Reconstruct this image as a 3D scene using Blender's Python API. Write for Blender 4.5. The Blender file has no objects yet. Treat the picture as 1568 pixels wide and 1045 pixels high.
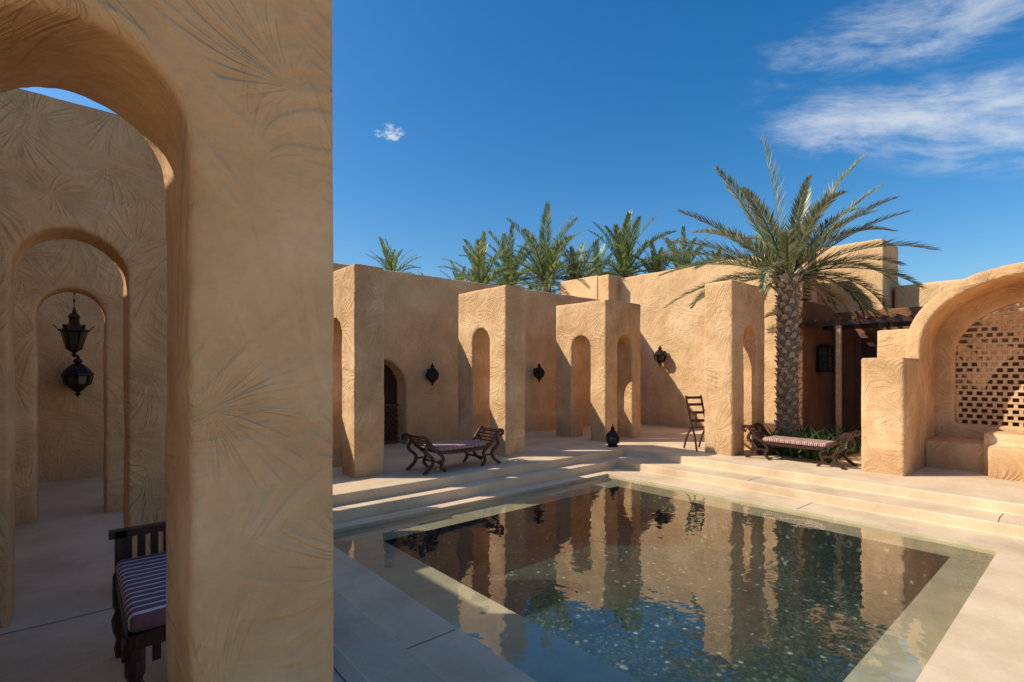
import bpy, bmesh, math, random
from mathutils import Vector, Matrix
random.seed(7)
scene=bpy.context.scene
COL=scene.collection
rad=math.radians

# ---------------------------------------------------------------- node helpers
class NT:
    def __init__(s,tree): s.t=tree
    def n(s,typ,**kw):
        nd=s.t.nodes.new(typ)
        for k,v in kw.items():
            if k.startswith('i_'):
                key=k[2:]
                key=int(key) if key.isdigit() else key.replace('_',' ')
                nd.inputs[key].default_value=v
            else: setattr(nd,k,v)
        return nd
    def l(s,a,b): s.t.links.new(a,b)
    def m(s,op,a,b=None,c=None,clamp=False):
        nd=s.t.nodes.new('ShaderNodeMath'); nd.operation=op; nd.use_clamp=clamp
        for i,v in enumerate((a,b,c)):
            if v is None: continue
            if isinstance(v,(int,float)): nd.inputs[i].default_value=v
            else: s.l(v,nd.inputs[i])
        return nd.outputs[0]
    def ramp(s,fac,stops):
        nd=s.t.nodes.new('ShaderNodeValToRGB')
        e=nd.color_ramp.elements
        e[0].position=stops[0][0]; e[0].color=(*stops[0][1],1)
        e[1].position=stops[-1][0]; e[1].color=(*stops[-1][1],1)
        for p,c in stops[1:-1]:
            x=e.new(p); x.color=(*c,1)
        s.l(fac,nd.inputs[0]); return nd.outputs[0]
    def mix(s,fac,a,b,blend='MIX'):
        nd=s.t.nodes.new('ShaderNodeMix'); nd.data_type='RGBA'; nd.blend_type=blend
        for i,v in ((0,fac),(6,a),(7,b)):
            if isinstance(v,(int,float)): nd.inputs[i].default_value=v
            elif isinstance(v,tuple): nd.inputs[i].default_value=(*v,1)
            else: s.l(v,nd.inputs[i])
        return nd.outputs[2]

def newmat(name):
    m=bpy.data.materials.new(name); m.use_nodes=True
    nt=NT(m.node_tree); m.node_tree.nodes.clear()
    out=nt.n('ShaderNodeOutputMaterial')
    return m,nt,out

def plaster(name,ca,cb,cc,rough=.9,stroke=.5,bscale=1.0,footd=.82):
    m,nt,out=newmat(name)
    b=nt.n('ShaderNodeBsdfPrincipled',i_Roughness=rough)
    b.inputs['Specular IOR Level'].default_value=.12
    geo=nt.n('ShaderNodeNewGeometry'); P=geo.outputs['Position']
    big=nt.n('ShaderNodeTexNoise',i_Scale=1.6,i_Detail=5.,i_Roughness=.62); nt.l(P,big.inputs['Vector'])
    fine=nt.n('ShaderNodeTexNoise',i_Scale=38.,i_Detail=3.,i_Roughness=.75); nt.l(P,fine.inputs['Vector'])
    h=nt.m('ADD',nt.m('MULTIPLY',big.outputs[0],.06*bscale),nt.m('MULTIPLY',fine.outputs[0],.004*bscale))
    dk=nt.m('ADD',.90,nt.m('MULTIPLY',fine.outputs[0],.2))
    sp=nt.n('ShaderNodeSeparateXYZ'); nt.l(P,sp.inputs[0])
    if stroke>0:
        # hand-trowelled fans: strokes radiate from a pivot inside each irregular patch
        wn=nt.n('ShaderNodeTexNoise',i_Scale=1.1,i_Detail=0.); nt.l(P,wn.inputs['Vector'])
        wv=nt.n('ShaderNodeVectorMath',operation='MULTIPLY_ADD')
        nt.l(wn.outputs['Color'],wv.inputs[0]); wv.inputs[1].default_value=(.7,.7,.7); nt.l(P,wv.inputs[2])
        def fans(vs,ka,off,thr):
            pv=nt.n('ShaderNodeVectorMath',operation='ADD'); nt.l(wv.outputs[0],pv.inputs[0]); pv.inputs[1].default_value=off
            vor=nt.n('ShaderNodeTexVoronoi',i_Scale=vs); nt.l(pv.outputs[0],vor.inputs['Vector'])
            sc=nt.n('ShaderNodeSeparateColor'); nt.l(vor.outputs['Color'],sc.inputs[0])
            lo=nt.n('ShaderNodeVectorMath',operation='SUBTRACT'); nt.l(pv.outputs[0],lo.inputs[0]); nt.l(vor.outputs['Position'],lo.inputs[1])
            s3=nt.n('ShaderNodeSeparateXYZ'); nt.l(lo.outputs[0],s3.inputs[0])
            u=nt.m('ADD',nt.m('ADD',s3.outputs[0],s3.outputs[1]),nt.m('MULTIPLY_ADD',sc.outputs[0],1.8/vs,-.9/vs))
            v=nt.m('ADD',s3.outputs[2],nt.m('MULTIPLY_ADD',sc.outputs[1],1.8/vs,-.9/vs))
            ang=nt.m('MULTIPLY',nt.m('ARCTAN2',v,u),ka)
            r=nt.m('SQRT',nt.m('ADD',nt.m('MULTIPLY',u,u),nt.m('MULTIPLY',v,v)))
            cb_=nt.n('ShaderNodeCombineXYZ'); nt.l(nt.m('ADD',nt.m('ADD',ang,nt.m('MULTIPLY',r,3.)),nt.m('MULTIPLY',sc.outputs[2],50.)),cb_.inputs[0]); nt.l(nt.m('MULTIPLY',r,2.6),cb_.inputs[1])
            st=nt.n('ShaderNodeTexNoise',i_Scale=1.,i_Detail=1.5,i_Roughness=.5); st.noise_dimensions='2D'; nt.l(cb_.outputs[0],st.inputs['Vector'])
            fd=nt.n('ShaderNodeMapRange'); fd.interpolation_type='SMOOTHSTEP'; nt.l(vor.outputs['Distance'],fd.inputs[0])
            fd.inputs[1].default_value=.82; fd.inputs[2].default_value=.45; fd.inputs[3].default_value=0; fd.inputs[4].default_value=1
            rf=nt.m('MULTIPLY',r,vs*3.,clamp=True)
            mask=nt.m('MULTIPLY',nt.m('MULTIPLY',nt.m('MULTIPLY',nt.m('SUBTRACT',sc.outputs[2],thr),2.5,clamp=True),fd.outputs[0]),rf)
            shp=nt.n('ShaderNodeMapRange'); shp.interpolation_type='SMOOTHSTEP'; nt.l(st.outputs[0],shp.inputs[0])
            shp.inputs[1].default_value=.40; shp.inputs[2].default_value=.64; shp.inputs[3].default_value=-.5; shp.inputs[4].default_value=.5
            return nt.m('MULTIPLY',shp.outputs[0],mask)
        s=nt.m('ADD',fans(2.2,7.,(0,0,0),-.1),nt.m('MULTIPLY',fans(2.7,6.5,(1.3,4.2,7.75),-.2),.9))
        h=nt.m('ADD',h,nt.m('MULTIPLY',s,.0072*stroke*bscale))
        dk=nt.m('ADD',dk,nt.m('MULTIPLY',s,.065*stroke))
    col=nt.ramp(big.outputs[0],[(.32,ca),(.5,cb),(.68,cc)])
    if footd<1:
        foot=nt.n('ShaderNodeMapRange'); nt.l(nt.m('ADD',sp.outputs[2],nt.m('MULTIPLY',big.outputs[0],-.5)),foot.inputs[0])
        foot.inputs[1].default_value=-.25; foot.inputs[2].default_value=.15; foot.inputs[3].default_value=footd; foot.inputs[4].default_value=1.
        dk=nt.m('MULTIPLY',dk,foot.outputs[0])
    colm=nt.n('ShaderNodeVectorMath',operation='SCALE'); nt.l(col,colm.inputs[0]); nt.l(dk,colm.inputs['Scale'])
    nt.l(colm.outputs[0],b.inputs['Base Color'])
    bp=nt.n('ShaderNodeBump',i_Strength=.8,i_Distance=1.); nt.l(h,bp.inputs['Height']); nt.l(bp.outputs[0],b.inputs['Normal'])
    nt.l(b.outputs[0],out.inputs[0]); return m

M_PL=plaster('adobe_plaster',(.55,.315,.145),(.68,.41,.20),(.80,.525,.285),stroke=1.0)
M_PLF=plaster('adobe_plaster_far',(.60,.365,.18),(.70,.445,.225),(.80,.535,.29),stroke=.8)
M_RED=plaster('red_mud_plaster',(.22,.095,.048),(.27,.12,.06),(.31,.145,.075),stroke=0)
M_PAVE=plaster('sand_screed_paving',(.56,.405,.25),(.69,.51,.32),(.77,.58,.375),rough=.75,stroke=0,bscale=.3,footd=1)
M_GROUND=plaster('desert_sand',(.40,.28,.17),(.46,.33,.2),(.50,.36,.23),stroke=0,footd=1)

def simple(name,col,rough=.6,metal=0.,nscale=30.,var=.35,bump=.002,spec=.4):
    m,nt,out=newmat(name)
    b=nt.n('ShaderNodeBsdfPrincipled',i_Roughness=rough,i_Metallic=metal)
    b.inputs['Specular IOR Level'].default_value=spec
    tc=nt.n('ShaderNodeTexCoord')
    no=nt.n('ShaderNodeTexNoise',i_Scale=nscale,i_Detail=3.,i_Roughness=.65); nt.l(tc.outputs['Object'],no.inputs['Vector'])
    c=nt.ramp(no.outputs[0],[(.3,tuple(x*(1-var) for x in col)),(.7,tuple(min(1,x*(1+var)) for x in col))])
    nt.l(c,b.inputs['Base Color'])
    if bump>0:
        bp=nt.n('ShaderNodeBump',i_Distance=bump,i_Strength=.7); nt.l(no.outputs[0],bp.inputs['Height']); nt.l(bp.outputs[0],b.inputs['Normal'])
    nt.l(b.outputs[0],out.inputs[0]); return m
M_METAL=simple('dark_bronze',(.03,.02,.016),.45,.6,40.)
M_WOOD=simple('dark_wood',(.05,.02,.015),.4,0.,25.)
M_WOODR=simple('weathered_red_wood',(.14,.06,.035),.7,0.,18.)
M_TRUNK=simple('palm_bark',(.22,.16,.11),.9,0.,22.,.45,.01)
M_BOOT=simple('palm_leaf_base',(.48,.39,.29),.9,0.,30.,.5,.006)
M_SLAT=simple('pale_weathered_wood',(.42,.30,.18),.8,0.,30.,.3,.003)
M_GLASSD=simple('smoked_lantern_glass',(.05,.05,.05),.15,0.,10.,.3,.0)
M_JOINT=simple('joint_filler',(.16,.12,.085),.9,0.,30.,.3,.0)

def stripes(name,axis,n,cols):
    m,nt,out=newmat(name)
    b=nt.n('ShaderNodeBsdfPrincipled',i_Roughness=.9)
    tc=nt.n('ShaderNodeTexCoord'); sp=nt.n('ShaderNodeSeparateXYZ'); nt.l(tc.outputs['Object'],sp.inputs[0])
    no=nt.n('ShaderNodeTexNoise',i_Scale=9.); nt.l(tc.outputs['Object'],no.inputs['Vector'])
    f=nt.m('FRACT',nt.m('ADD',nt.m('MULTIPLY',sp.outputs[axis],n),nt.m('MULTIPLY',no.outputs[0],.22)))
    r=nt.t.nodes.new('ShaderNodeValToRGB'); r.color_ramp.interpolation='CONSTANT'
    e=r.color_ramp.elements; k=len(cols)
    e[0].position=0; e[0].color=(*cols[0],1); e[1].position=1/k; e[1].color=(*cols[1],1)
    for i in range(2,k):
        x=e.new(i/k); x.color=(*cols[i],1)
    nt.l(f,r.inputs[0]); nt.l(r.outputs[0],b.inputs['Base Color'])
    bp=nt.n('ShaderNodeBump',i_Distance=.03); nt.l(no.outputs[0],bp.inputs['Height']); nt.l(bp.outputs[0],b.inputs['Normal'])
    nt.l(b.outputs[0],out.inputs[0]); return m
M_CUSH=stripes('striped_cushion_fabric',0,11.,[(.55,.45,.36),(.28,.06,.05),(.55,.45,.36),(.16,.05,.05),(.5,.3,.24),(.3,.07,.06)])
M_CUSH2=stripes('purple_striped_fabric',1,17.,[(.17,.075,.09),(.22,.10,.12),(.22,.10,.12),(.75,.66,.60)])

def leafmat(name,ca,cb,cc):
    m,nt,out=newmat(name)
    b=nt.n('ShaderNodeBsdfPrincipled',i_Roughness=.38); b.inputs['Specular IOR Level'].default_value=.5
    geo=nt.n('ShaderNodeNewGeometry')
    c=nt.ramp(geo.outputs['Random Per Island'],[(.1,ca),(.5,cb),(.9,cc)]); nt.l(c,b.inputs['Base Color'])
    tr=nt.n('ShaderNodeBsdfTranslucent'); nt.l(c,tr.inputs[0])
    mx=nt.n('ShaderNodeMixShader'); mx.inputs[0].default_value=.3
    nt.l(b.outputs[0],mx.inputs[1]); nt.l(tr.outputs[0],mx.inputs[2]); nt.l(mx.outputs[0],out.inputs[0]); return m
M_LEAF=leafmat('date_palm_leaf',(.12,.15,.06),(.24,.26,.12),(.46,.45,.26))
M_LEAFD=leafmat('dry_palm_leaf',(.26,.17,.07),(.36,.25,.11),(.45,.33,.17))
M_LEAF2=leafmat('distant_palm_leaf',(.07,.12,.035),(.18,.25,.07),(.42,.46,.20))
M_SHRUB=leafmat('shrub_leaf',(.04,.09,.02),(.09,.16,.04),(.16,.24,.07))

# ---------------------------------------------------------------- mesh helpers
def mk(name,verts,faces,mat,parent=None,smooth=False,loc=None):
    me=bpy.data.meshes.new(name); me.from_pydata([tuple(v) for v in verts],[],faces); me.validate()
    bm=bmesh.new(); bm.from_mesh(me); bmesh.ops.recalc_face_normals(bm,faces=bm.faces); bm.to_mesh(me); bm.free()
    for m in (mat if isinstance(mat,list) else [mat]): me.materials.append(m)
    if smooth:
        for p in me.polygons: p.use_smooth=True
    o=bpy.data.objects.new(name,me); COL.objects.link(o)
    if parent: o.parent=parent
    if loc: o.location=loc
    return o
def empty(name,loc=(0,0,0),rz=0):
    e=bpy.data.objects.new(name,None); e.empty_display_size=.2; e.location=loc; e.rotation_euler=(0,0,rz); COL.objects.link(e); return e
class G:
    def __init__(s): s.v=[]; s.f=[]
    def prism(s,outl,plane,c0,c1):
        n=len(outl); b=len(s.v)
        for c in (c0,c1):
            for (u,w) in outl:
                s.v.append((u,c,w) if plane=='xz' else ((c,u,w) if plane=='yz' else (u,w,c)))
        s.f.append(list(range(b,b+n))); s.f.append(list(range(b+2*n-1,b+n-1,-1)))
        for i in range(n):
            j=(i+1)%n; s.f.append([b+i,b+j,b+n+j,b+n+i])
    def box(s,x0,x1,y0,y1,z0,z1): s.prism([(x0,z0),(x1,z0),(x1,z1),(x0,z1)],'xz',y0,y1)
    def obox(s,p,q,w,t,up=(0,0,1)):
        p=Vector(p);q=Vector(q);d=(q-p).normalized();u=Vector(up)
        side=d.cross(u)
        if side.length<1e-4: side=d.cross(Vector((1,0,0)))
        side.normalize();u=side.cross(d).normalized()
        b=len(s.v)
        for c in (p,q):
            for a,e in ((-1,-1),(1,-1),(1,1),(-1,1)): s.v.append(tuple(c+side*a*w/2+u*e*t/2))
        for fc in ((0,1,2,3),(7,6,5,4),(0,4,5,1),(1,5,6,2),(2,6,7,3),(3,7,4,0)): s.f.append([b+i for i in fc])
    def sweep(s,pts,w,t,side):
        side=Vector(side).normalized(); b=len(s.v); n=len(pts); P=[Vector(p) for p in pts]
        for i in range(n):
            d=(P[min(i+1,n-1)]-P[max(i-1,0)]).normalized(); u=side.cross(d).normalized()
            for a,e in ((-1,-1),(1,-1),(1,1),(-1,1)): s.v.append(tuple(P[i]+side*a*w/2+u*e*t/2))
        for i in range(n-1):
            o=b+4*i
            for k in range(4): s.f.append([o+k,o+(k+1)%4,o+4+(k+1)%4,o+4+k])
        s.f.append([b,b+1,b+2,b+3]); o=b+4*(n-1); s.f.append([o+3,o+2,o+1,o])
    def lathe(s,prof,seg,c=(0,0,0),ph=0):
        b=len(s.v); n=len(prof)
        for r,z in prof:
            for k in range(seg):
                a=2*math.pi*k/seg+ph; s.v.append((c[0]+r*math.cos(a),c[1]+r*math.sin(a),c[2]+z))
        for i in range(n-1):
            for k in range(seg):
                k2=(k+1)%seg; s.f.append([b+i*seg+k,b+i*seg+k2,b+(i+1)*seg+k2,b+(i+1)*seg+k])
        s.f.append([b+k for k in range(seg)][::-1]); s.f.append([b+(n-1)*seg+k for k in range(seg)])
    def make(s,name,mat,**k): return mk(name,s.v,s.f,mat,**k)

def smoothpts(ctrl,n=8):
    P=[Vector(c) for c in ctrl]; P=[2*P[0]-P[1]]+P+[2*P[-1]-P[-2]]; out=[]
    for i in range(1,len(P)-2):
        for k in range(n):
            t=k/n; a,b,c,d=P[i-1:i+3]
            out.append(.5*((2*b)+(c-a)*t+(2*a-5*b+4*c-d)*t*t+(3*b-a-3*c+d)*t**3))
    out.append(P[-2]); return out

cl=bpy.data.textures.new('adobe_unevenness','CLOUDS'); cl.noise_scale=.45; cl.noise_depth=3
def adobe(o,vox=.03,disp=.022,it=2):
    r=o.modifiers.new('remesh','REMESH'); r.mode='VOXEL'; r.voxel_size=vox; r.use_smooth_shade=True
    s=o.modifiers.new('smooth','SMOOTH'); s.iterations=it; s.factor=.5
    d=o.modifiers.new('displace','DISPLACE'); d.texture=cl; d.strength=disp; d.mid_level=.5; d.texture_coords='LOCAL'
    return o
def archwall(u0,u1,top,openings,zb=-.12,seg=20):
    pts=[(u0,zb),(u0,top),(u1,top),(u1,zb)]
    for (c,h,cr) in sorted(openings,reverse=True):
        sp=cr-h
        pts.append((c+h,zb))
        for i in range(seg+1):
            a=math.pi*i/seg; pts.append((c+h*math.cos(a),sp+h*math.sin(a)))
        pts.append((c-h,zb))
    return pts

# ---------------------------------------------------------------- ground, terrace, pool
HX0,HX1,HY0,HY1=1.1,8.1,-.75,6.1
def ring(v,f,o,i,z):
    b=len(v)
    for (x0,x1,y0,y1) in (o,i):
        v+= [(x0,y0,z),(x1,y0,z),(x1,y1,z),(x0,y1,z)]
    for k in range(4):
        j=(k+1)%4; f.append([b+k,b+j,b+4+j,b+4+k])
def risers(v,f,r,z0,z1):
    x0,x1,y0,y1=r; b=len(v)
    for z in (z0,z1): v+= [(x0,y0,z),(x1,y0,z),(x1,y1,z),(x0,y1,z)]
    for k in range(4):
        j=(k+1)%4; f.append([b+k,b+j,b+4+j,b+4+k])
v=[];f=[]; ring(v,f,(-500,500,-500,500),(HX0-.1,HX1+.1,HY0-.1,HY1+.1),-.006); mk('ground',v,f,M_GROUND)
R=[((-6.2,17,-8,13),0.0),((HX0,HX1,HY0,HY1),0.0),((1.5,7.55,-.35,5.85),-.13),((2.0,6.96,.72,5.6),-.26)]
v=[];f=[]
ring(v,f,R[0][0],R[1][0],0.0)
risers(v,f,R[1][0],0,-.13); ring(v,f,R[1][0],R[2][0],-.13)
risers(v,f,R[2][0],-.13,-.26); ring(v,f,R[2][0],R[3][0],-.26)
o=mk('terrace_paving',v,f,M_PAVE)
bm=bmesh.new(); bm.from_mesh(o.data); bmesh.ops.remove_doubles(bm,verts=bm.verts,dist=1e-4)
bmesh.ops.recalc_face_normals(bm,faces=bm.faces)
if sum(fc.normal.z for fc in bm.faces)<0: bmesh.ops.reverse_faces(bm,faces=bm.faces)
bm.to_mesh(o.data); bm.free()
bv=o.modifiers.new('bevel','BEVEL'); bv.width=.014; bv.segments=3; bv.limit_method='ANGLE'
g=G(); rng=random.Random(5)
def joint(p,q,z):
    p=Vector(p);q=Vector(q);d=(q-p);n=max(2,int(d.length/.25));s=Vector((-d.y,d.x)).normalized(); pts=[p+d*i/n+s*rng.uniform(-.008,.008) for i in range(n+1)]
    for i in range(n):
        a,b_=pts[i],pts[i+1]; k=len(g.v); w=.0035
        g.v+= [(a.x-s.x*w,a.y-s.y*w,z),(b_.x-s.x*w,b_.y-s.y*w,z),(b_.x+s.x*w,b_.y+s.y*w,z),(a.x+s.x*w,a.y+s.y*w,z)]; g.f.append([k,k+1,k+2,k+3])
joint((1.0,-.6),(1.0,6.4),.003)
for y in (1.0,2.55,4.1): joint((-.9,y),(1.0,y),.003)
for y in (2.9,): joint((1.53,y),(1.98,y),-.257)
for y in (3.7,): joint((1.13,y),(1.48,y),-.127)
for y in (-.1,2.6): joint((7.0,y),(7.53,y),-.257); joint((7.58,y+.9),(8.08,y+.9),-.127)
g.make('paving_joints',M_JOINT)
def poolmat():
    m,nt,out=newmat('pool_ledge_plaster')
    b=nt.n('ShaderNodeBsdfPrincipled',i_Roughness=.8)
    geo=nt.n('ShaderNodeNewGeometry')
    no=nt.n('ShaderNodeTexNoise',i_Scale=3.,i_Detail=4.,i_Roughness=.65); nt.l(geo.outputs['Position'],no.inputs['Vector'])
    c=nt.ramp(no.outputs[0],[(.3,(.42,.33,.19)),(.7,(.56,.44,.27))]); nt.l(c,b.inputs['Base Color'])
    nt.l(b.outputs[0],out.inputs[0]); return m
def pebmat():
    m,nt,out=newmat('pool_floor_pebbles')
    b=nt.n('ShaderNodeBsdfPrincipled',i_Roughness=.7)
    geo=nt.n('ShaderNodeNewGeometry')
    vo=nt.n('ShaderNodeTexVoronoi',i_Scale=26.); nt.l(geo.outputs['Position'],vo.inputs['Vector'])
    no=nt.n('ShaderNodeTexNoise',i_Scale=2.,i_Detail=3.); nt.l(geo.outputs['Position'],no.inputs['Vector'])
    sp=nt.n('ShaderNodeSeparateColor'); nt.l(vo.outputs['Color'],sp.inputs[0])
    c=nt.ramp(sp.outputs[0],[(0.,(.022,.042,.032)),(.5,(.038,.062,.044)),(.9,(.058,.085,.055)),(.97,(.14,.17,.12)),(1.,(.38,.42,.34))])
    edge=nt.ramp(vo.outputs['Distance'],[(.25,(1,1,1)),(.6,(.5,.5,.5))])
    c=nt.mix(1.,c,edge,'MULTIPLY'); c=nt.mix(1.,c,nt.ramp(no.outputs[0],[(.3,(.7,.75,.8)),(.7,(1.3,1.25,1.1))]),'MULTIPLY')
    nt.l(c,b.inputs['Base Color']); nt.l(b.outputs[0],out.inputs[0]); return m
M_POOL=poolmat(); M_PEB=pebmat()
basin=empty('pool_basin')
v=[];f=[]
W=R[3][0]; PIT=(2.6,6.7,1.05,5.2)
risers(v,f,W,-.26,-.37); ring(v,f,W,PIT,-.37)
mk('ledge',v,f,M_POOL,parent=basin)
v=[];f=[]; risers(v,f,PIT,-.37,-.95); v+=[(PIT[0],PIT[2],-.95),(PIT[1],PIT[2],-.95),(PIT[1],PIT[3],-.95),(PIT[0],PIT[3],-.95)]; f.append([8,9,10,11])
mk('pool_floor',v,f,M_PEB,parent=basin)
m,nt,out=newmat('pool_water_surface')
geo=nt.n('ShaderNodeNewGeometry')
n1=nt.n('ShaderNodeTexNoise',i_Scale=3.0,i_Detail=2.,i_Roughness=.4,i_Distortion=.4); nt.l(geo.outputs['Position'],n1.inputs['Vector'])
n2=nt.n('ShaderNodeTexNoise',i_Scale=12.,i_Detail=1.); nt.l(geo.outputs['Position'],n2.inputs['Vector'])
h=nt.m('ADD',nt.m('MULTIPLY',n1.outputs[0],.0045),nt.m('MULTIPLY',n2.outputs[0],.0009))
bp=nt.n('ShaderNodeBump',i_Strength=1.,i_Distance=1.); nt.l(h,bp.inputs['Height'])
# Schlick Fresnel, identical from above and below the surface
dt=nt.n('ShaderNodeVectorMath',operation='DOT_PRODUCT'); nt.l(geo.outputs['Incoming'],dt.inputs[0]); nt.l(bp.outputs[0],dt.inputs[1])
cth=nt.m('ABSOLUTE',dt.outputs['Value'])
F=nt.m('MULTIPLY_ADD',nt.m('POWER',nt.m('SUBTRACT',1.,cth,clamp=True),3.4),1.3,.04,clamp=True)
gl=nt.n('ShaderNodeBsdfGlossy',i_Roughness=.01); nt.l(bp.outputs[0],gl.inputs['Normal'])
tr=nt.n('ShaderNodeBsdfTransparent'); tr.inputs[0].default_value=(.90,.96,.94,1)
mx=nt.n('ShaderNodeMixShader'); nt.l(F,mx.inputs[0]); nt.l(tr.outputs[0],mx.inputs[1]); nt.l(gl.outputs[0],mx.inputs[2]); nt.l(mx.outputs[0],out.inputs[0])
mk('pool_water',[(W[0],W[2],-.295),(W[1],W[2],-.295),(W[1],W[3],-.295),(W[0],W[3],-.295)],[[0,1,2,3]],m)

# ---------------------------------------------------------------- arcade walls
def wall_xz(name,u0,u1,top,ops,y0,y1,vox=.03,mat=M_PL,disp=.022):
    g=G(); g.prism(archwall(u0,u1,top,ops),'xz',y0,y1); return adobe(g.make(name,mat),vox,disp)
def wall_yz(name,u0,u1,top,ops,x0,x1,vox=.03,mat=M_PL,disp=.022):
    g=G(); g.prism(archwall(u0,u1,top,ops),'yz',x0,x1); return adobe(g.make(name,mat),vox,disp)
wall_xz('arcade_wall',-1.2,.594,3.25,[(0,.225,2.30)],1.5,1.95,vox=.014,disp=.020)
wall_xz('arcade_wall',-1.2,.70,3.175,[(0,.277,2.38)],4.2,4.58,vox=.022)
wall_xz('arcade_wall',-1.2,.70,3.15,[(0,.265,2.34)],6.88,7.26,vox=.028)
g=G(); g.box(-1.7,-1.2,.9,9.3,-.1,3.7); adobe(g.make('offscreen_shade_wall',M_PLF),.06)  # unseen wall added off-frame; height and length set for the shade it casts

for x in (2.99,5.73):
    wall_yz('arched_pillar',6.86,8.32,3.0,[(7.58,.26,2.28)],x,x+.46,vox=.026)
g=G(); g.prism(archwall(6.9,8.37,3.0,[(7.60,.27,2.27)]),'yz',8.5,8.92); g.prism(archwall(8.9,9.75,3.0,[(9.17,.255,2.28)]),'xz',6.9,7.32)
adobe(g.make('arched_pillar',M_PL),.028)
wall_xz('arched_pillar',8.8,10.1,3.1,[(9.5,.25,2.34)],4.32,4.86,vox=.026)
g=G(); g.box(8.95,9.9,1.9,2.44,-.1,1.69); adobe(g.make('low_pillar',M_PL),.026)

g=G(); g.prism(archwall(-1.7,12.3,3.5,[(4.6,.56,1.72)]),'xz',9.3,9.75)
adobe(g.make('courtyard_back_wall',M_PLF),.045,.035)
g=G(); g.box(12.2,12.7,4.3,9.9,-.1,4.22); adobe(g.make('courtyard_right_wall',M_PLF),.05,.04)
g=G(); g.box(11.7,13.3,9.8,11.3,-.1,4.3); adobe(g.make('corner_tower',M_PLF),.05,.03)
g=G(); g.box(11.72,12.5,9.4,10.0,3.2,4.28); adobe(g.make('corner_parapet',M_PLF),.04,.02)
g=G(); g.box(13.3,14.5,3.2,6.2,-.1,4.38); adobe(g.make('stair_tower',M_PLF),.05,.03)
g=G(); g.box(13.9,18,-6,3.15,-.1,3.4); adobe(g.make('rear_building',M_PLF),.07,.03)
g=G(); g.box(18.1,22,-2,9,-.1,3.9); adobe(g.make('rear_building',M_PLF),.09,.03)
door=empty('arched_doorway_screen',(4.6,9.62,0))
g=G(); g.box(-.75,.75,.25,.35,-.05,2.0); g.make('dark_shade_panel',M_WOOD,parent=door)  # dark panel whose colour stands in for the shade inside the opening
g=G()
for i in range(-9,10):
    for s in (1,-1):
        x0=i*.12; a=(-.55,.55); z0,z1=.03,.78; p=[]
        for k in range(0,31):
            z=z0+(z1-z0)*k/30; x=x0+s*(z-z0)
            if a[0]<=x<=a[1]: p.append((x,z))
        if len(p)>3: g.obox((p[0][0],0,p[0][1]),(p[-1][0],0,p[-1][1]),.02,.02)
g.obox((-.55,0,.79),(.55,0,.79),.04,.04); g.obox((-.55,0,.03),(.55,0,.03),.04,.04); g.obox((0,0,.03),(0,0,.79),.04,.04)
g.make('lattice',M_WOODR,parent=door)

# right porch
g=G(); g.box(11.2,13.0,4.04,4.5,-.1,2.95); adobe(g.make('porch_pier',M_RED),.04,.02)
g=G(); g.box(13.0,13.28,2.3,4.1,-.1,2.8); adobe(g.make('porch_back_wall',M_RED),.05,.02)
dr=empty('wooden_door',(12.96,3.0,0))
g=G(); g.box(-.06,0,-.5,.5,0,2.1); g.make('leaf',M_WOOD,parent=dr)
g=G()
for y in (-.54,.54): g.box(-.1,.02,y-.05,y+.05,0,2.2)
g.box(-.1,.02,-.6,.6,2.2,2.3); g.make('frame',M_WOODR,parent=dr)
can=empty('wooden_pergola')
g=G()
for i in range(9):
    y=2.25+i*.21; g.box(11.0,13.0,y,y+.045,2.46,2.51)
g.make('slats',M_WOODR,parent=can)
g=G(); g.box(11.1,11.18,2.15,4.1,2.37,2.455); g.box(12.3,12.38,2.15,4.1,2.37,2.455); g.make('beams',M_WOOD,parent=can)
g=G(); g.box(11.10,11.18,3.35,3.43,0,2.365); g.make('post',M_SLAT,parent=can)
wb=empty('slatted_window_box',(11.2,4.25,3.25))
g=G(); 
for z in [i*.07 for i in range(7)]: g.box(-.05,.0,-.2,.2,z-.28,z-.24); g.box(-.0,.4,-.24,-.2,z-.28,z-.24)
g.box(-.04,.0,-.21,-.17,-.3,.22); g.box(-.04,0,.17,.21,-.3,.22)
g.make('slats',M_SLAT,parent=wb); g=G(); g.box(.01,.4,-.19,.19,-.3,.2); g.make('body',M_WOODR,parent=wb)

# ---------------------------------------------------------------- vaulted niche
niche=empty('vaulted_seating_alcove')
CY=.65
def ell(hw,rise,sp,n=30): return [(CY+hw*math.cos(math.pi*i/n),sp+rise*math.sin(math.pi*i/n)) for i in range(n+1)]
outer=[(CY+1.45,-.1)]+ell(1.45,1.13,1.88)+[(CY-1.45,-.1)]
inner=[(CY-1.25,-.1)]+ell(1.25,.94,1.90)[::-1]+[(CY+1.25,-.1)]
g=G(); g.prism(outer+inner,'yz',9.9,11.12); adobe(g.make('vault',M_PL,parent=niche),.035)
def halfback(n=30,hw=1.0,rise=.85,sp=1.72): return [(CY+hw*math.cos(math.pi*i/n),sp+rise*math.sin(math.pi*i/n)) for i in range(n+1)]
bw=[(CY+1.3,.60)]+ell(1.3,.98,1.90)+[(CY-1.3,.60),(CY-1.0,.60)]+halfback()[::-1]+[(CY+1.0,.60)]
g=G(); g.prism(bw,'yz',10.86,11.06); g.box(10.86,11.06,CY-1.3,CY+1.3,-.1,.64); adobe(g.make('back_wall',M_PL,parent=niche),.035)
g=G(); rows=21; z0=.62; dz=.092
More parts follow.
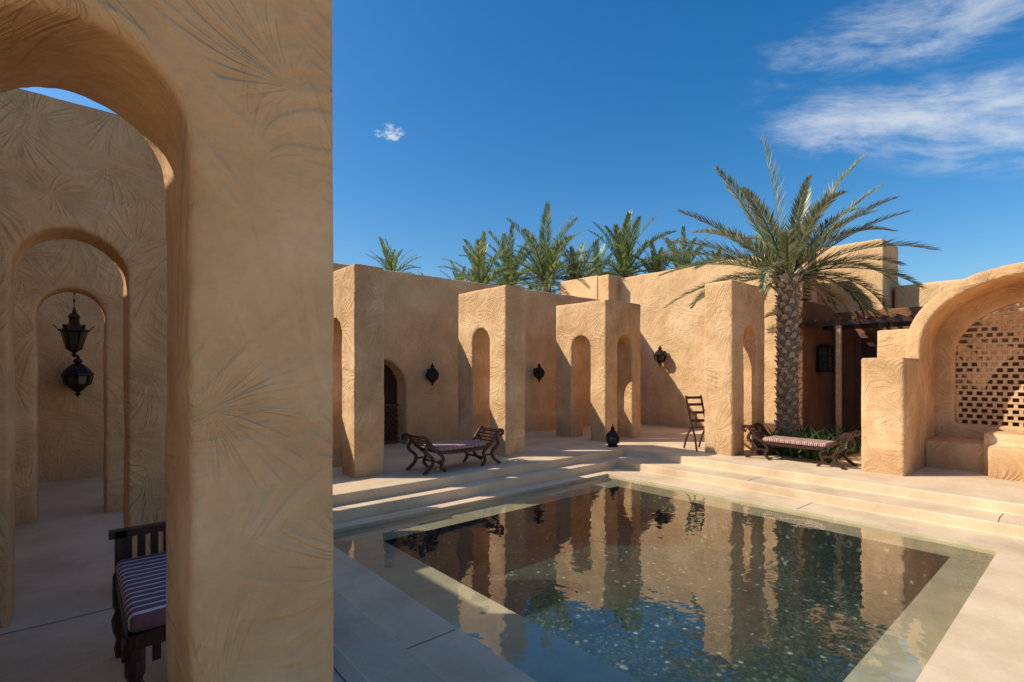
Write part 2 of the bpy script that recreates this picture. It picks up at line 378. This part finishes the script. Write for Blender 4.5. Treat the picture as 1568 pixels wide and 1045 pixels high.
for r in range(rows):
    z=z0+r*dz
    def hwz(z): return 1.02 if z<1.72 else (1.02*math.sqrt(max(0,1-((z-1.72)/.87)**2)))
    h=min(hwz(z),hwz(z+.03))
    if h<.1: continue
    g.box(10.92,10.99,CY-h,CY+h,z,z+.03)
    h2=min(hwz(z+.045),hwz(z+dz))
    for k in range(-10,11):
        y=CY+(k+(.5 if r%2 else 0))*.118
        if abs(y-CY)<h2-.04: g.box(10.925,10.985,y-.022,y+.022,z+.03,z+dz)
g.make('lattice_screen',M_PLF,parent=niche)
g=G(); g.box(10.15,10.86,CY-1.26,CY+1.26,-.1,.42); adobe(g.make('seat',M_PL,parent=niche),.03)
g=G(); g.box(9.75,10.2,CY-1.6,1.13,-.1,.44); g.box(10.0,10.5,CY-1.6,1.2,-.1,.6); adobe(g.make('side_plinth',M_PL,parent=niche),.03)
g=G(); g.box(10.1,11.0,2.05,2.52,-.1,2.17); adobe(g.make('lattice_dark_backing',M_PL),.03)
g=G(); g.box(9.95,10.3,-5,CY-1.42,-.1,2.17); adobe(g.make('lattice_dark_backing',M_PL),.05)
g=G(); g.box(11.9,12.2,-4,1.9,-.1,2.5); adobe(g.make('lattice_dark_backing',M_RED),.06)  # dark wall added behind the lattice so its holes look shaded

# ---------------------------------------------------------------- lanterns
def wall_lantern(loc,rz,s=1.,name='wall_lantern'):
    e=empty(name,loc,rz); e.scale=(s,s,s)
    g=G(); g.lathe([(.003,-.27),(.012,-.25),(.03,-.235),(.015,-.215),(.05,-.185),(.10,-.13),(.115,-.125),(.12,-.115)],8,(0,-.15,0))
    g.lathe([(.135,-.02),(.15,-.01),(.15,.01),(.135,.02),(.12,.05),(.085,.09),(.05,.12),(.03,.13),(.045,.15),(.04,.175),(.015,.19),(.02,.21),(.003,.235)],8,(0,-.15,0))
    for k in range(8):
        a=2*math.pi*k/8; c,s_=math.cos(a),math.sin(a)
        g.obox((.118*c,-.15+.118*s_,-.12),(.14*c,-.15+.14*s_,-.015),.014,.014)
    g.obox((0,0,.02),(0,-.05,.02),.10,.16); g.obox((0,-.0,-.05),(0,-.15,-.12),.02,.02)
    g.make('frame',M_METAL,parent=e)
    g=G(); g.lathe([(.108,-.122),(.128,-.018)],8,(0,-.15,0)); g.make('glass',M_GLASSD,parent=e)
wall_lantern((5.67,9.29,1.44),0,.95)
wall_lantern((8.72,9.29,1.47),0,.95)
wall_lantern((12.19,7.9,1.92),-math.pi/2,1.15)
wall_lantern((.06,9.29,1.45),0,1.15)
e=empty('box_wall_lantern',(12.0,4.03,1.75))
g=G(); g.box(-.16,.16,-.24,-.02,-.28,-.25); g.box(-.16,.16,-.24,-.02,.22,.26); g.box(-.1,.1,-.18,-.06,.26,.31)
for x in (-.15,.13):
    for y in (-.235,-.045): g.box(x,x+.02,y,y+.02,-.25,.22)
for z in (-.1,.06): g.box(-.155,.155,-.238,-.228,z,z+.012); g.box(-.158,-.148,-.235,-.03,z,z+.012)
g.make('frame',M_METAL,parent=e); g=G(); g.box(-.135,.135,-.22,-.05,-.25,.22); g.make('glass',M_GLASSD,parent=e)
e=empty('hanging_lantern',(0.02,7.95,1.97)); e.scale=(.88,.88,.88)
g=G(); g.lathe([(.004,-.36),(.02,-.34),(.03,-.32),(.015,-.30),(.06,-.26),(.075,-.25)],6)
g.lathe([(.125,-.02),(.165,-.005),(.165,.01),(.12,.03),(.10,.07),(.06,.10),(.05,.16),(.065,.18),(.05,.22),(.02,.25),(.02,.28)],6)
for k in range(6):
    a=2*math.pi*k/6; c,s_=math.cos(a),math.sin(a)
    g.obox((.075*c,.075*s_,-.25),(.135*c,.135*s_,-.015),.014,.014)
    g.obox((.15*c,.15*s_,0),(.21*c,.21*s_,.07),.03,.012)
for i in range(14):
    z=.27+i*.055; g.obox((0,0,z),(0,0,z+.05),.022 if i%2 else .008,.008 if i%2 else .022,up=(1,0,0))
g.make('frame',M_METAL,parent=e)
g=G(); g.lathe([(.068,-.25),(.122,-.02)],6); g.make('glass',M_GLASSD,parent=e)
g=G(); g.box(-1.2,.75,7.88,8.02,2.72,2.86); g.make('ceiling_beam',M_WOODR)
e=empty('floor_lantern',(8.13,6.42,0))
g=G(); g.lathe([(.10,0),(.115,.02),(.08,.05),(.12,.07)],8); g.lathe([(.135,.2),(.14,.22),(.11,.26),(.06,.31),(.035,.33),(.05,.36),(.02,.40),(.004,.45)],8)
for k in range(8):
    a=2*math.pi*k/8; g.obox((.115*math.cos(a),.115*math.sin(a),.07),(.13*math.cos(a),.13*math.sin(a),.21),.014,.014)
g.make('frame',M_METAL,parent=e); g=G(); g.lathe([(.105,.07),(.12,.2)],8); g.make('glass',M_GLASSD,parent=e)

# ---------------------------------------------------------------- scroll benches
def bench(loc,rz,sx=1.):
    e=empty('scroll_bench',loc,rz); g=G(); e.scale=(sx,1,.92)
    for y in (-.24,.24):
        g.sweep(smoothpts([(-.80,y,.49),(-.86,y,.53),(-.85,y,.58),(-.78,y,.585),(-.70,y,.50),(-.60,y,.38),(-.48,y,.32),(-.3,y,.30),(0,y,.295),(.3,y,.30),(.48,y,.32),(.60,y,.38),(.70,y,.50),(.78,y,.585),(.85,y,.58),(.86,y,.53),(.80,y,.49)],5),.035,.045,(0,1,0))
        for s in (-1,1):
            g.sweep(smoothpts([(s*.70,y,.49),(s*.76,y,.36),(s*.62,y,.22),(s*.66,y,.10),(s*.80,y,.0)],6),.035,.045,(0,1,0))
            g.sweep(smoothpts([(s*.52,y,.32),(s*.42,y,.22),(s*.46,y,.10),(s*.38,y,.0)],6),.035,.04,(0,1,0))
            g.obox((s*.63,y,.18),(s*.44,y,.18),.025,.03)
    for s in (-1,1):
        for (x,z) in ((.56,.36),(.62,.41),(.66,.46),(.70,.51),(.75,.56),(.80,.585),(.855,.55)):
            g.obox((s*x,-.24,z),(s*x,.24,z),.035,.015)
        g.obox((s*.44,-.24,.14),(s*.44,.24,.14),.03,.03)
    for i in range(9): g.obox((-.46+i*.115,-.24,.305),(-.46+i*.115,.24,.305),.06,.014)
    o=g.make('frame',M_WOOD,parent=e)
    g=G(); g.box(-.52,.52,-.235,.235,.322,.40); c=g.make('cushion',M_CUSH,parent=e,smooth=True)
    b=c.modifiers.new('b','BEVEL'); b.width=.03; b.segments=4
bench((4.55,6.68,0),rad(1),.90); bench((9.12,3.36,0),rad(90),.95)

e=empty('arcade_bench',(0,0,0)); g=G()
X0,X1,Y0,Y1=.165,.98,2.55,3.42
for (x,y) in ((X0+.03,Y0+.03),(X1-.03,Y0+.03),(X0+.03,Y1-.03),(X1-.03,Y1-.03)):
    top=.43 if y<3 else .66
    g.lathe([(.022,0),(.03,.05),(.02,.09),(.034,.14),(.04,.2),(.025,.24),(.035,.27),(.035,.43)],8,(x,y,0))
    if y>3: g.box(x-.025,x+.025,y-.025,y+.025,.43,top)
for (a,b) in (((X0,Y0+.03),(X1,Y0+.03)),((X0,Y1-.03),(X1,Y1-.03)),((X0+.03,Y0),(X0+.03,Y1)),((X1-.03,Y0),(X1-.03,Y1))):
    g.obox((*a,.405),(*b,.405),.045,.06)
for (a,b) in (((X0,Y0+.03),(X1,Y0+.03)),((X0+.03,Y0),(X0+.03,Y1))):
    for i in range(9):
        t=i/8; x=a[0]+(b[0]-a[0])*t; y=a[1]+(b[1]-a[1])*t
        g.obox((x,y,.385),(x,y,.33-.03*abs(math.sin(t*9))),.03,.018,up=(0,1,0))
g.obox((X0-.02,Y1-.03,.645),(X1+.02,Y1-.03,.645),.05,.04)
for i in range(13):
    x=X0+.06+i*(X1-X0-.12)/12; g.obox((x,Y1-.03,.43),(x,Y1-.03,.63),.022,.035,up=(1,0,0))
o=g.make('frame',M_WOOD,parent=e)
g=G(); g.box(X0+.005,X1-.005,Y0+.005,Y1-.06,.437,.52); c=g.make('cushion',M_CUSH2,parent=e,smooth=True)
b=c.modifiers.new('b','BEVEL'); b.width=.03; b.segments=4

e=empty('folding_wooden_chair',(9.05,5.1,0),rad(62)); e.scale=(.85,.8,1.); g=G()
for y in (-.2,.2):
    g.sweep(smoothpts([(-.22,y,0),(-.12,y,.3),(.05,y,.6),(.22,y,1.02)],5),.03,.035,(0,1,0))
    g.sweep(smoothpts([(.30,y,0),(.16,y,.25),(-.02,y,.42),(-.2,y,.47)],5),.03,.035,(0,1,0))
    g.sweep(smoothpts([(.12,y,.76),(-.05,y,.70),(-.2,y,.68)],4),.035,.03,(0,1,0)); g.obox((-.18,y,.46),(-.18,y,.68),.025,.025)
for t in (.55,.7,.85,.98): g.obox((.03+(t-.55)*.42,-.2,t),(.03+(t-.55)*.42,.2,t),.02,.05)
for i in range(6): g.obox((-.2+i*.06,-.2,.455-i*.008),(-.2+i*.06,.2,.455-i*.008),.045,.015)
g.make('frame',M_WOOD,parent=e)

# ---------------------------------------------------------------- palms
def frond(g,base,az,el,L,droop,nl,w,rng,rw=.02,sc=.19,fwd=.55):
    N=16; p=Vector(base); pts=[p.copy()]; tang=[]
    tw=rng.uniform(-.25,.25)
    for i in range(N):
        s=i/N; e_=el-droop*(s**1.25); a=az+tw*s
        d=Vector((math.cos(e_)*math.sin(a),math.cos(e_)*math.cos(a),math.sin(e_))); tang.append(d); p=p+d*L/N; pts.append(p.copy())
    tang.append(tang[-1])
    b=len(g.v)
    for i in range(N+1):
        d=tang[i]; side=d.cross(Vector((0,0,1))); side=side.normalized() if side.length>1e-3 else Vector((1,0,0)); up=side.cross(d)
        r=rw*(1-.85*i/N)
        g.v+= [tuple(pts[i]+side*r),tuple(pts[i]-side*r),tuple(pts[i]+up*r*.8)]
    for i in range(N):
        o=b+3*i
        for k in range(3): g.f.append([o+k,o+(k+1)%3,o+3+(k+1)%3,o+3+k])
    for j in range(nl):
        s=.12+.88*(j+rng.random()*.4)/nl; x=min(s*N,N-.001); i=int(x); t=x-i
        P=pts[i].lerp(pts[i+1],t); d=tang[i]; side=d.cross(Vector((0,0,1))); side=side.normalized() if side.length>1e-3 else Vector((1,0,0)); up=side.cross(d).normalized()
        ln=L*sc*(math.sin(math.pi*min(1,.18+.76*s))**.7)*rng.uniform(.85,1.12)
        for sg in (-1,1):
            fw=fwd+.5*s+rng.uniform(-.12,.12)
            D=(d*fw+side*sg*(.85-.25*s)+up*rng.uniform(.18,.55)).normalized()
            tip=P+D*ln+Vector((0,0,-ln*.16*rng.random())); mid=P+D*ln*.4
            wd=(D.cross(up)).normalized()*w
            bb=len(g.v); g.v+= [tuple(P),tuple(mid+wd),tuple(tip),tuple(mid-wd)]; g.f.append([bb,bb+1,bb+2,bb+3])

def trunk(e,H,r0,r1,boots=True,seed=1):
    rng=random.Random(seed)
    g=G(); prof=[]; n=int(H/.07)
    for i in range(n+1):
        z=H*i/n; r=r0+(r1-r0)*(z/H); r*=1+(.07 if i%2 else -.04); 
        if z<.25: r*=1+.35*(1-z/.25)
        if z>H-.35: r*=1+.3*(z-H+.35)/.35
        prof.append((r,z))
    g.lathe(prof,16); g.make('trunk',M_TRUNK,parent=e,smooth=False)
    if boots:
        g=G(); k=0; z=.05
        while z<H-.02:
            a=k*2.39996+rng.uniform(-.1,.1); r=(r0+(r1-r0)*(z/H))*(1.3 if z>H-.3 else 1.)
            c=Vector((math.cos(a),math.sin(a),0)); t=Vector((-math.sin(a),math.cos(a),0)); P=c*r*.9+Vector((0,0,z))
            hw=rng.uniform(.05,.075); hh=rng.uniform(.09,.14); out=rng.uniform(.045,.09)*(1.5 if z>H-.4 else 1)
            b=len(g.v)
            g.v+= [tuple(P-t*hw),tuple(P+t*hw),tuple(P+t*hw*.55+Vector((0,0,hh))+c*out),tuple(P-t*hw*.55+Vector((0,0,hh))+c*out),tuple(P+Vector((0,0,hh*.8))-c*.02)]
            g.f+= [[b,b+1,b+2,b+3],[b+1,b+4,b+2],[b,b+3,b+4],[b+2,b+4,b+3]]
            k+=1; z+=.019
        g.make('leaf_bases',M_BOOT,parent=e)

e=empty('palm_tree',(10.58,4.1,0)); H=3.35
trunk(e,H,.19,.165)
rng=random.Random(11); g=G(); VH=rad(40.6)
R_=VH+rad(90); L_=VH-rad(90)
spec=[
 (L_+.2,1.52,2.75,.2),(R_-.1,1.22,2.75,.45),(R_+.3,1.0,2.3,.45),(L_-.2,1.05,2.45,.25),(L_+.5,1.25,2.2,.4),
 (R_-.35,.9,2.5,.7),(R_+.1,.72,2.45,.5),(R_+.5,.5,2.3,.9),(L_+.05,.75,2.35,.35),(L_-.4,.6,2.35,.8),(L_+.35,.5,2.3,.6),
 (R_+.05,.40,2.3,.7),(R_-.2,.15,2.3,1.5),(R_+.35,0.1,2.1,1.6),(L_-.1,.30,2.4,.7),(L_+.1,.02,2.3,.65),
 (VH,1.0,2.2,1.0),(VH+.5,.7,2.2,1.1),(VH-.6,.7,2.2,1.1),(VH+math.pi,1.1,2.0,1.2),(VH+math.pi+.5,.75,1.9,1.3),(VH+math.pi-.5,.8,1.9,1.3),
 (VH+math.pi+.8,.3,1.8,1.4),(VH+math.pi-.9,.35,2.0,1.6),(VH+.2,.3,2.0,1.3),(VH+.9,.3,2.0,1.4),(VH-.9,.3,2.0,1.3),
 (R_-.6,1.3,2.1,.4),(VH+math.pi,1.45,1.8,.5),
 (L_-.7,.95,2.1,.6),(R_+.8,.9,2.0,.7),(L_-.25,-.1,2.1,.5),(R_+.15,-.05,2.0,1.3),(R_-.3,1.05,2.3,.8),(L_+.1,.55,2.3,.5),(R_+.2,.25,2.3,.9)]
for az,el,L,dr in spec: frond(g,(math.sin(az)*.1,math.cos(az)*.1,H-.02),az,el,L,dr,74,.015,rng,.026,.17,.85)
g.make('fronds',M_LEAF,parent=e)
g=G()
for az,el,L,dr in [(R_+.15,-.2,1.5,1.2),(R_-.3,-.1,1.6,1.3),(VH+math.pi+.3,-.3,1.2,1.1),(R_+.6,-.3,1.4,1.0),(L_,-.3,.9,1.1)]:
    frond(g,(math.sin(az)*.12,math.cos(az)*.12,H-.1),az,el,L,dr,36,.011,rng,.018,.14)
g.make('dry_fronds',M_LEAFD,parent=e)

def crownmesh(seed,n,L):
    rng=random.Random(seed); g=G()
    for i in range(n):
        az=i*2.39996+rng.uniform(-.3,.3); u=(i+.5)/n; el=1.5-1.6*u+rng.uniform(-.15,.15)
        frond(g,(0,0,0),az,el,L*rng.uniform(.75,1.12)*(1-.1*u),.5+1.0*u+rng.uniform(-.1,.2),42,.021,rng,.03,.17,.75)
    o=g.make('fronds',M_LEAF2); return o
base=[crownmesh(s,n,2.3) for s,n in ((1,32),(2,36),(3,29))]
meshes=[b.data for b in base]
for b in base: bpy.data.objects.remove(b)
def atpix(px,py,d):
    l=(px-784)/786*d; return (.651*d+.759*l,.759*d-.651*l,1.5+(568-py)/786*d)
for i,(px,py,d,s) in enumerate([(600,430,22,.78),(652,452,25,.5),(735,446,16,.80),(780,438,18.5,.92),(835,434,17,1.0),(882,446,18,.85),(955,426,19,1.12),(912,438,22,.85),(1004,438,19,.8),(1046,430,22,.95),(1094,436,23,.8),(705,456,20,.6)]):
    x,y,z=atpix(px,py,d); e=empty('palm_tree',(x,y,0),rng.random()*6.28)
    g=G(); g.lathe([(.24,-.1),(.2,z*.5),(.19,z)],10); g.make('trunk',M_TRUNK,parent=e)
    o=bpy.data.objects.new('fronds',meshes[i%3]); COL.objects.link(o); o.parent=e; o.location=(0,0,z); o.scale=(s,s,s)

g=G(); rng=random.Random(3)
for i in range(620):
    bx=rng.uniform(-1.,.75); by=rng.uniform(-.75,.55); az=rng.random()*6.28; el=rng.uniform(.7,1.5); L=rng.uniform(.35,.7)
    p=Vector((bx,by,0)); dcur=el; b=len(g.v); t=Vector((math.cos(az),-math.sin(az),0)); w=.022
    for k in range(5):
        ww=w*(1-(k/4)**2)+.001; g.v+= [tuple(p-t*ww),tuple(p+t*ww)]
        p=p+Vector((math.cos(dcur)*math.sin(az),math.cos(dcur)*math.cos(az),math.sin(dcur)))*L/4; dcur-=.28
    for k in range(4): o=b+2*k; g.f.append([o,o+1,o+3,o+2])
g.make('low_shrub',M_SHRUB,loc=(10.45,3.75,0))

# ---------------------------------------------------------------- sun, sky, camera
SUN=Vector((-1.2,1.0,1.32)).normalized()
el=math.asin(SUN.z); az=math.atan2(SUN.x,SUN.y)
ld=bpy.data.lights.new('sun','SUN'); ld.energy=5.0; ld.angle=rad(.5); ld.color=(1.,.93,.80)
lo=bpy.data.objects.new('sun',ld); COL.objects.link(lo); lo.rotation_euler=(-SUN).to_track_quat('-Z','Y').to_euler(); lo.location=(-5,5,10)
w=bpy.data.worlds.new('World'); scene.world=w; w.use_nodes=True; w.node_tree.nodes.clear(); nt=NT(w.node_tree)
out=nt.n('ShaderNodeOutputWorld'); bg=nt.n('ShaderNodeBackground'); bg.inputs[1].default_value=.125
sky=nt.n('ShaderNodeTexSky'); sky.sky_type='NISHITA'; sky.sun_disc=False; sky.sun_elevation=el; sky.sun_rotation=az%(2*math.pi)
sky.air_density=1.15; sky.dust_density=1.2; sky.ozone_density=4.5; sky.altitude=0
hs=nt.n('ShaderNodeHueSaturation',i_Saturation=1.36,i_Value=1.18); nt.l(sky.outputs[0],hs.inputs['Color'])
tc=nt.n('ShaderNodeTexCoord'); sp=nt.n('ShaderNodeSeparateXYZ'); nt.l(tc.outputs['Generated'],sp.inputs[0])
X,Y,Z=sp.outputs
A=nt.m('ARCTAN2',X,Y); E=nt.m('DIVIDE',Z,nt.m('SQRT',nt.m('ADD',nt.m('MULTIPLY',X,X),nt.m('MULTIPLY',Y,Y))))
def blob(ac,ec,aw,ew,slope=0.):
    da=nt.m('SUBTRACT',A,ac); de=nt.m('ADD',nt.m('SUBTRACT',E,ec),nt.m('MULTIPLY',da,slope))
    r=nt.m('ADD',nt.m('POWER',nt.m('ABSOLUTE',nt.m('DIVIDE',da,aw)),2.),nt.m('POWER',nt.m('ABSOLUTE',nt.m('DIVIDE',de,ew)),2.))
    return nt.m('SUBTRACT',1.,r,clamp=True)
cv=nt.n('ShaderNodeCombineXYZ'); nt.l(nt.m('MULTIPLY',A,6.),cv.inputs[0]); nt.l(nt.m('MULTIPLY',nt.m('ADD',E,nt.m('MULTIPLY',A,.25)),17.),cv.inputs[1])
cn=nt.n('ShaderNodeTexNoise',i_Scale=1.,i_Detail=8.,i_Roughness=.66,i_Distortion=.2); cn.noise_dimensions='2D'; nt.l(cv.outputs[0],cn.inputs['Vector'])
cv2=nt.n('ShaderNodeCombineXYZ'); nt.l(nt.m('MULTIPLY',A,55.),cv2.inputs[0]); nt.l(nt.m('MULTIPLY',E,80.),cv2.inputs[1])
cn2=nt.n('ShaderNodeTexNoise',i_Scale=1.,i_Detail=4.,i_Roughness=.6); cn2.noise_dimensions='2D'; nt.l(cv2.outputs[0],cn2.inputs['Vector'])
b1=blob(1.47,.355,.38,.09,.25); b2=blob(1.46,.53,.36,.09,.0); b3=blob(.4747,.451,.032,.020)
def th(mask,noise,a,b): 
    mr=nt.n('ShaderNodeMapRange'); mr.interpolation_type='SMOOTHSTEP'; nt.l(nt.m('ADD',nt.m('MULTIPLY',mask,.28),noise),mr.inputs[0]); mr.inputs[1].default_value=a; mr.inputs[2].default_value=b; return nt.m('MULTIPLY',mr.outputs[0],nt.m('MULTIPLY',mask,1.6,clamp=True))
c=nt.m('MAXIMUM',nt.m('MULTIPLY',th(b1,cn.outputs[0],.46,1.02),.72),nt.m('MULTIPLY',th(b2,cn.outputs[0],.50,1.05),.6))
c=nt.m('MAXIMUM',c,nt.m('MULTIPLY',th(b3,cn2.outputs[0],.55,.9),.75))
colr=nt.mix(c,hs.outputs[0],(6.4,6.7,7.0))
nt.l(colr,bg.inputs[0]); nt.l(bg.outputs[0],out.inputs[0])

cd=bpy.data.cameras.new('camera'); cam=bpy.data.objects.new('camera',cd); COL.objects.link(cam)
cam.location=(0,0,1.5); cam.rotation_euler=(rad(90),0,rad(-40.6)); cd.sensor_width=36; cd.lens=18.05; cd.shift_y=.029; cd.clip_start=.05; cd.clip_end=3000
scene.camera=cam
scene.view_settings.view_transform='Standard'; scene.view_settings.look='None'; scene.view_settings.exposure=0
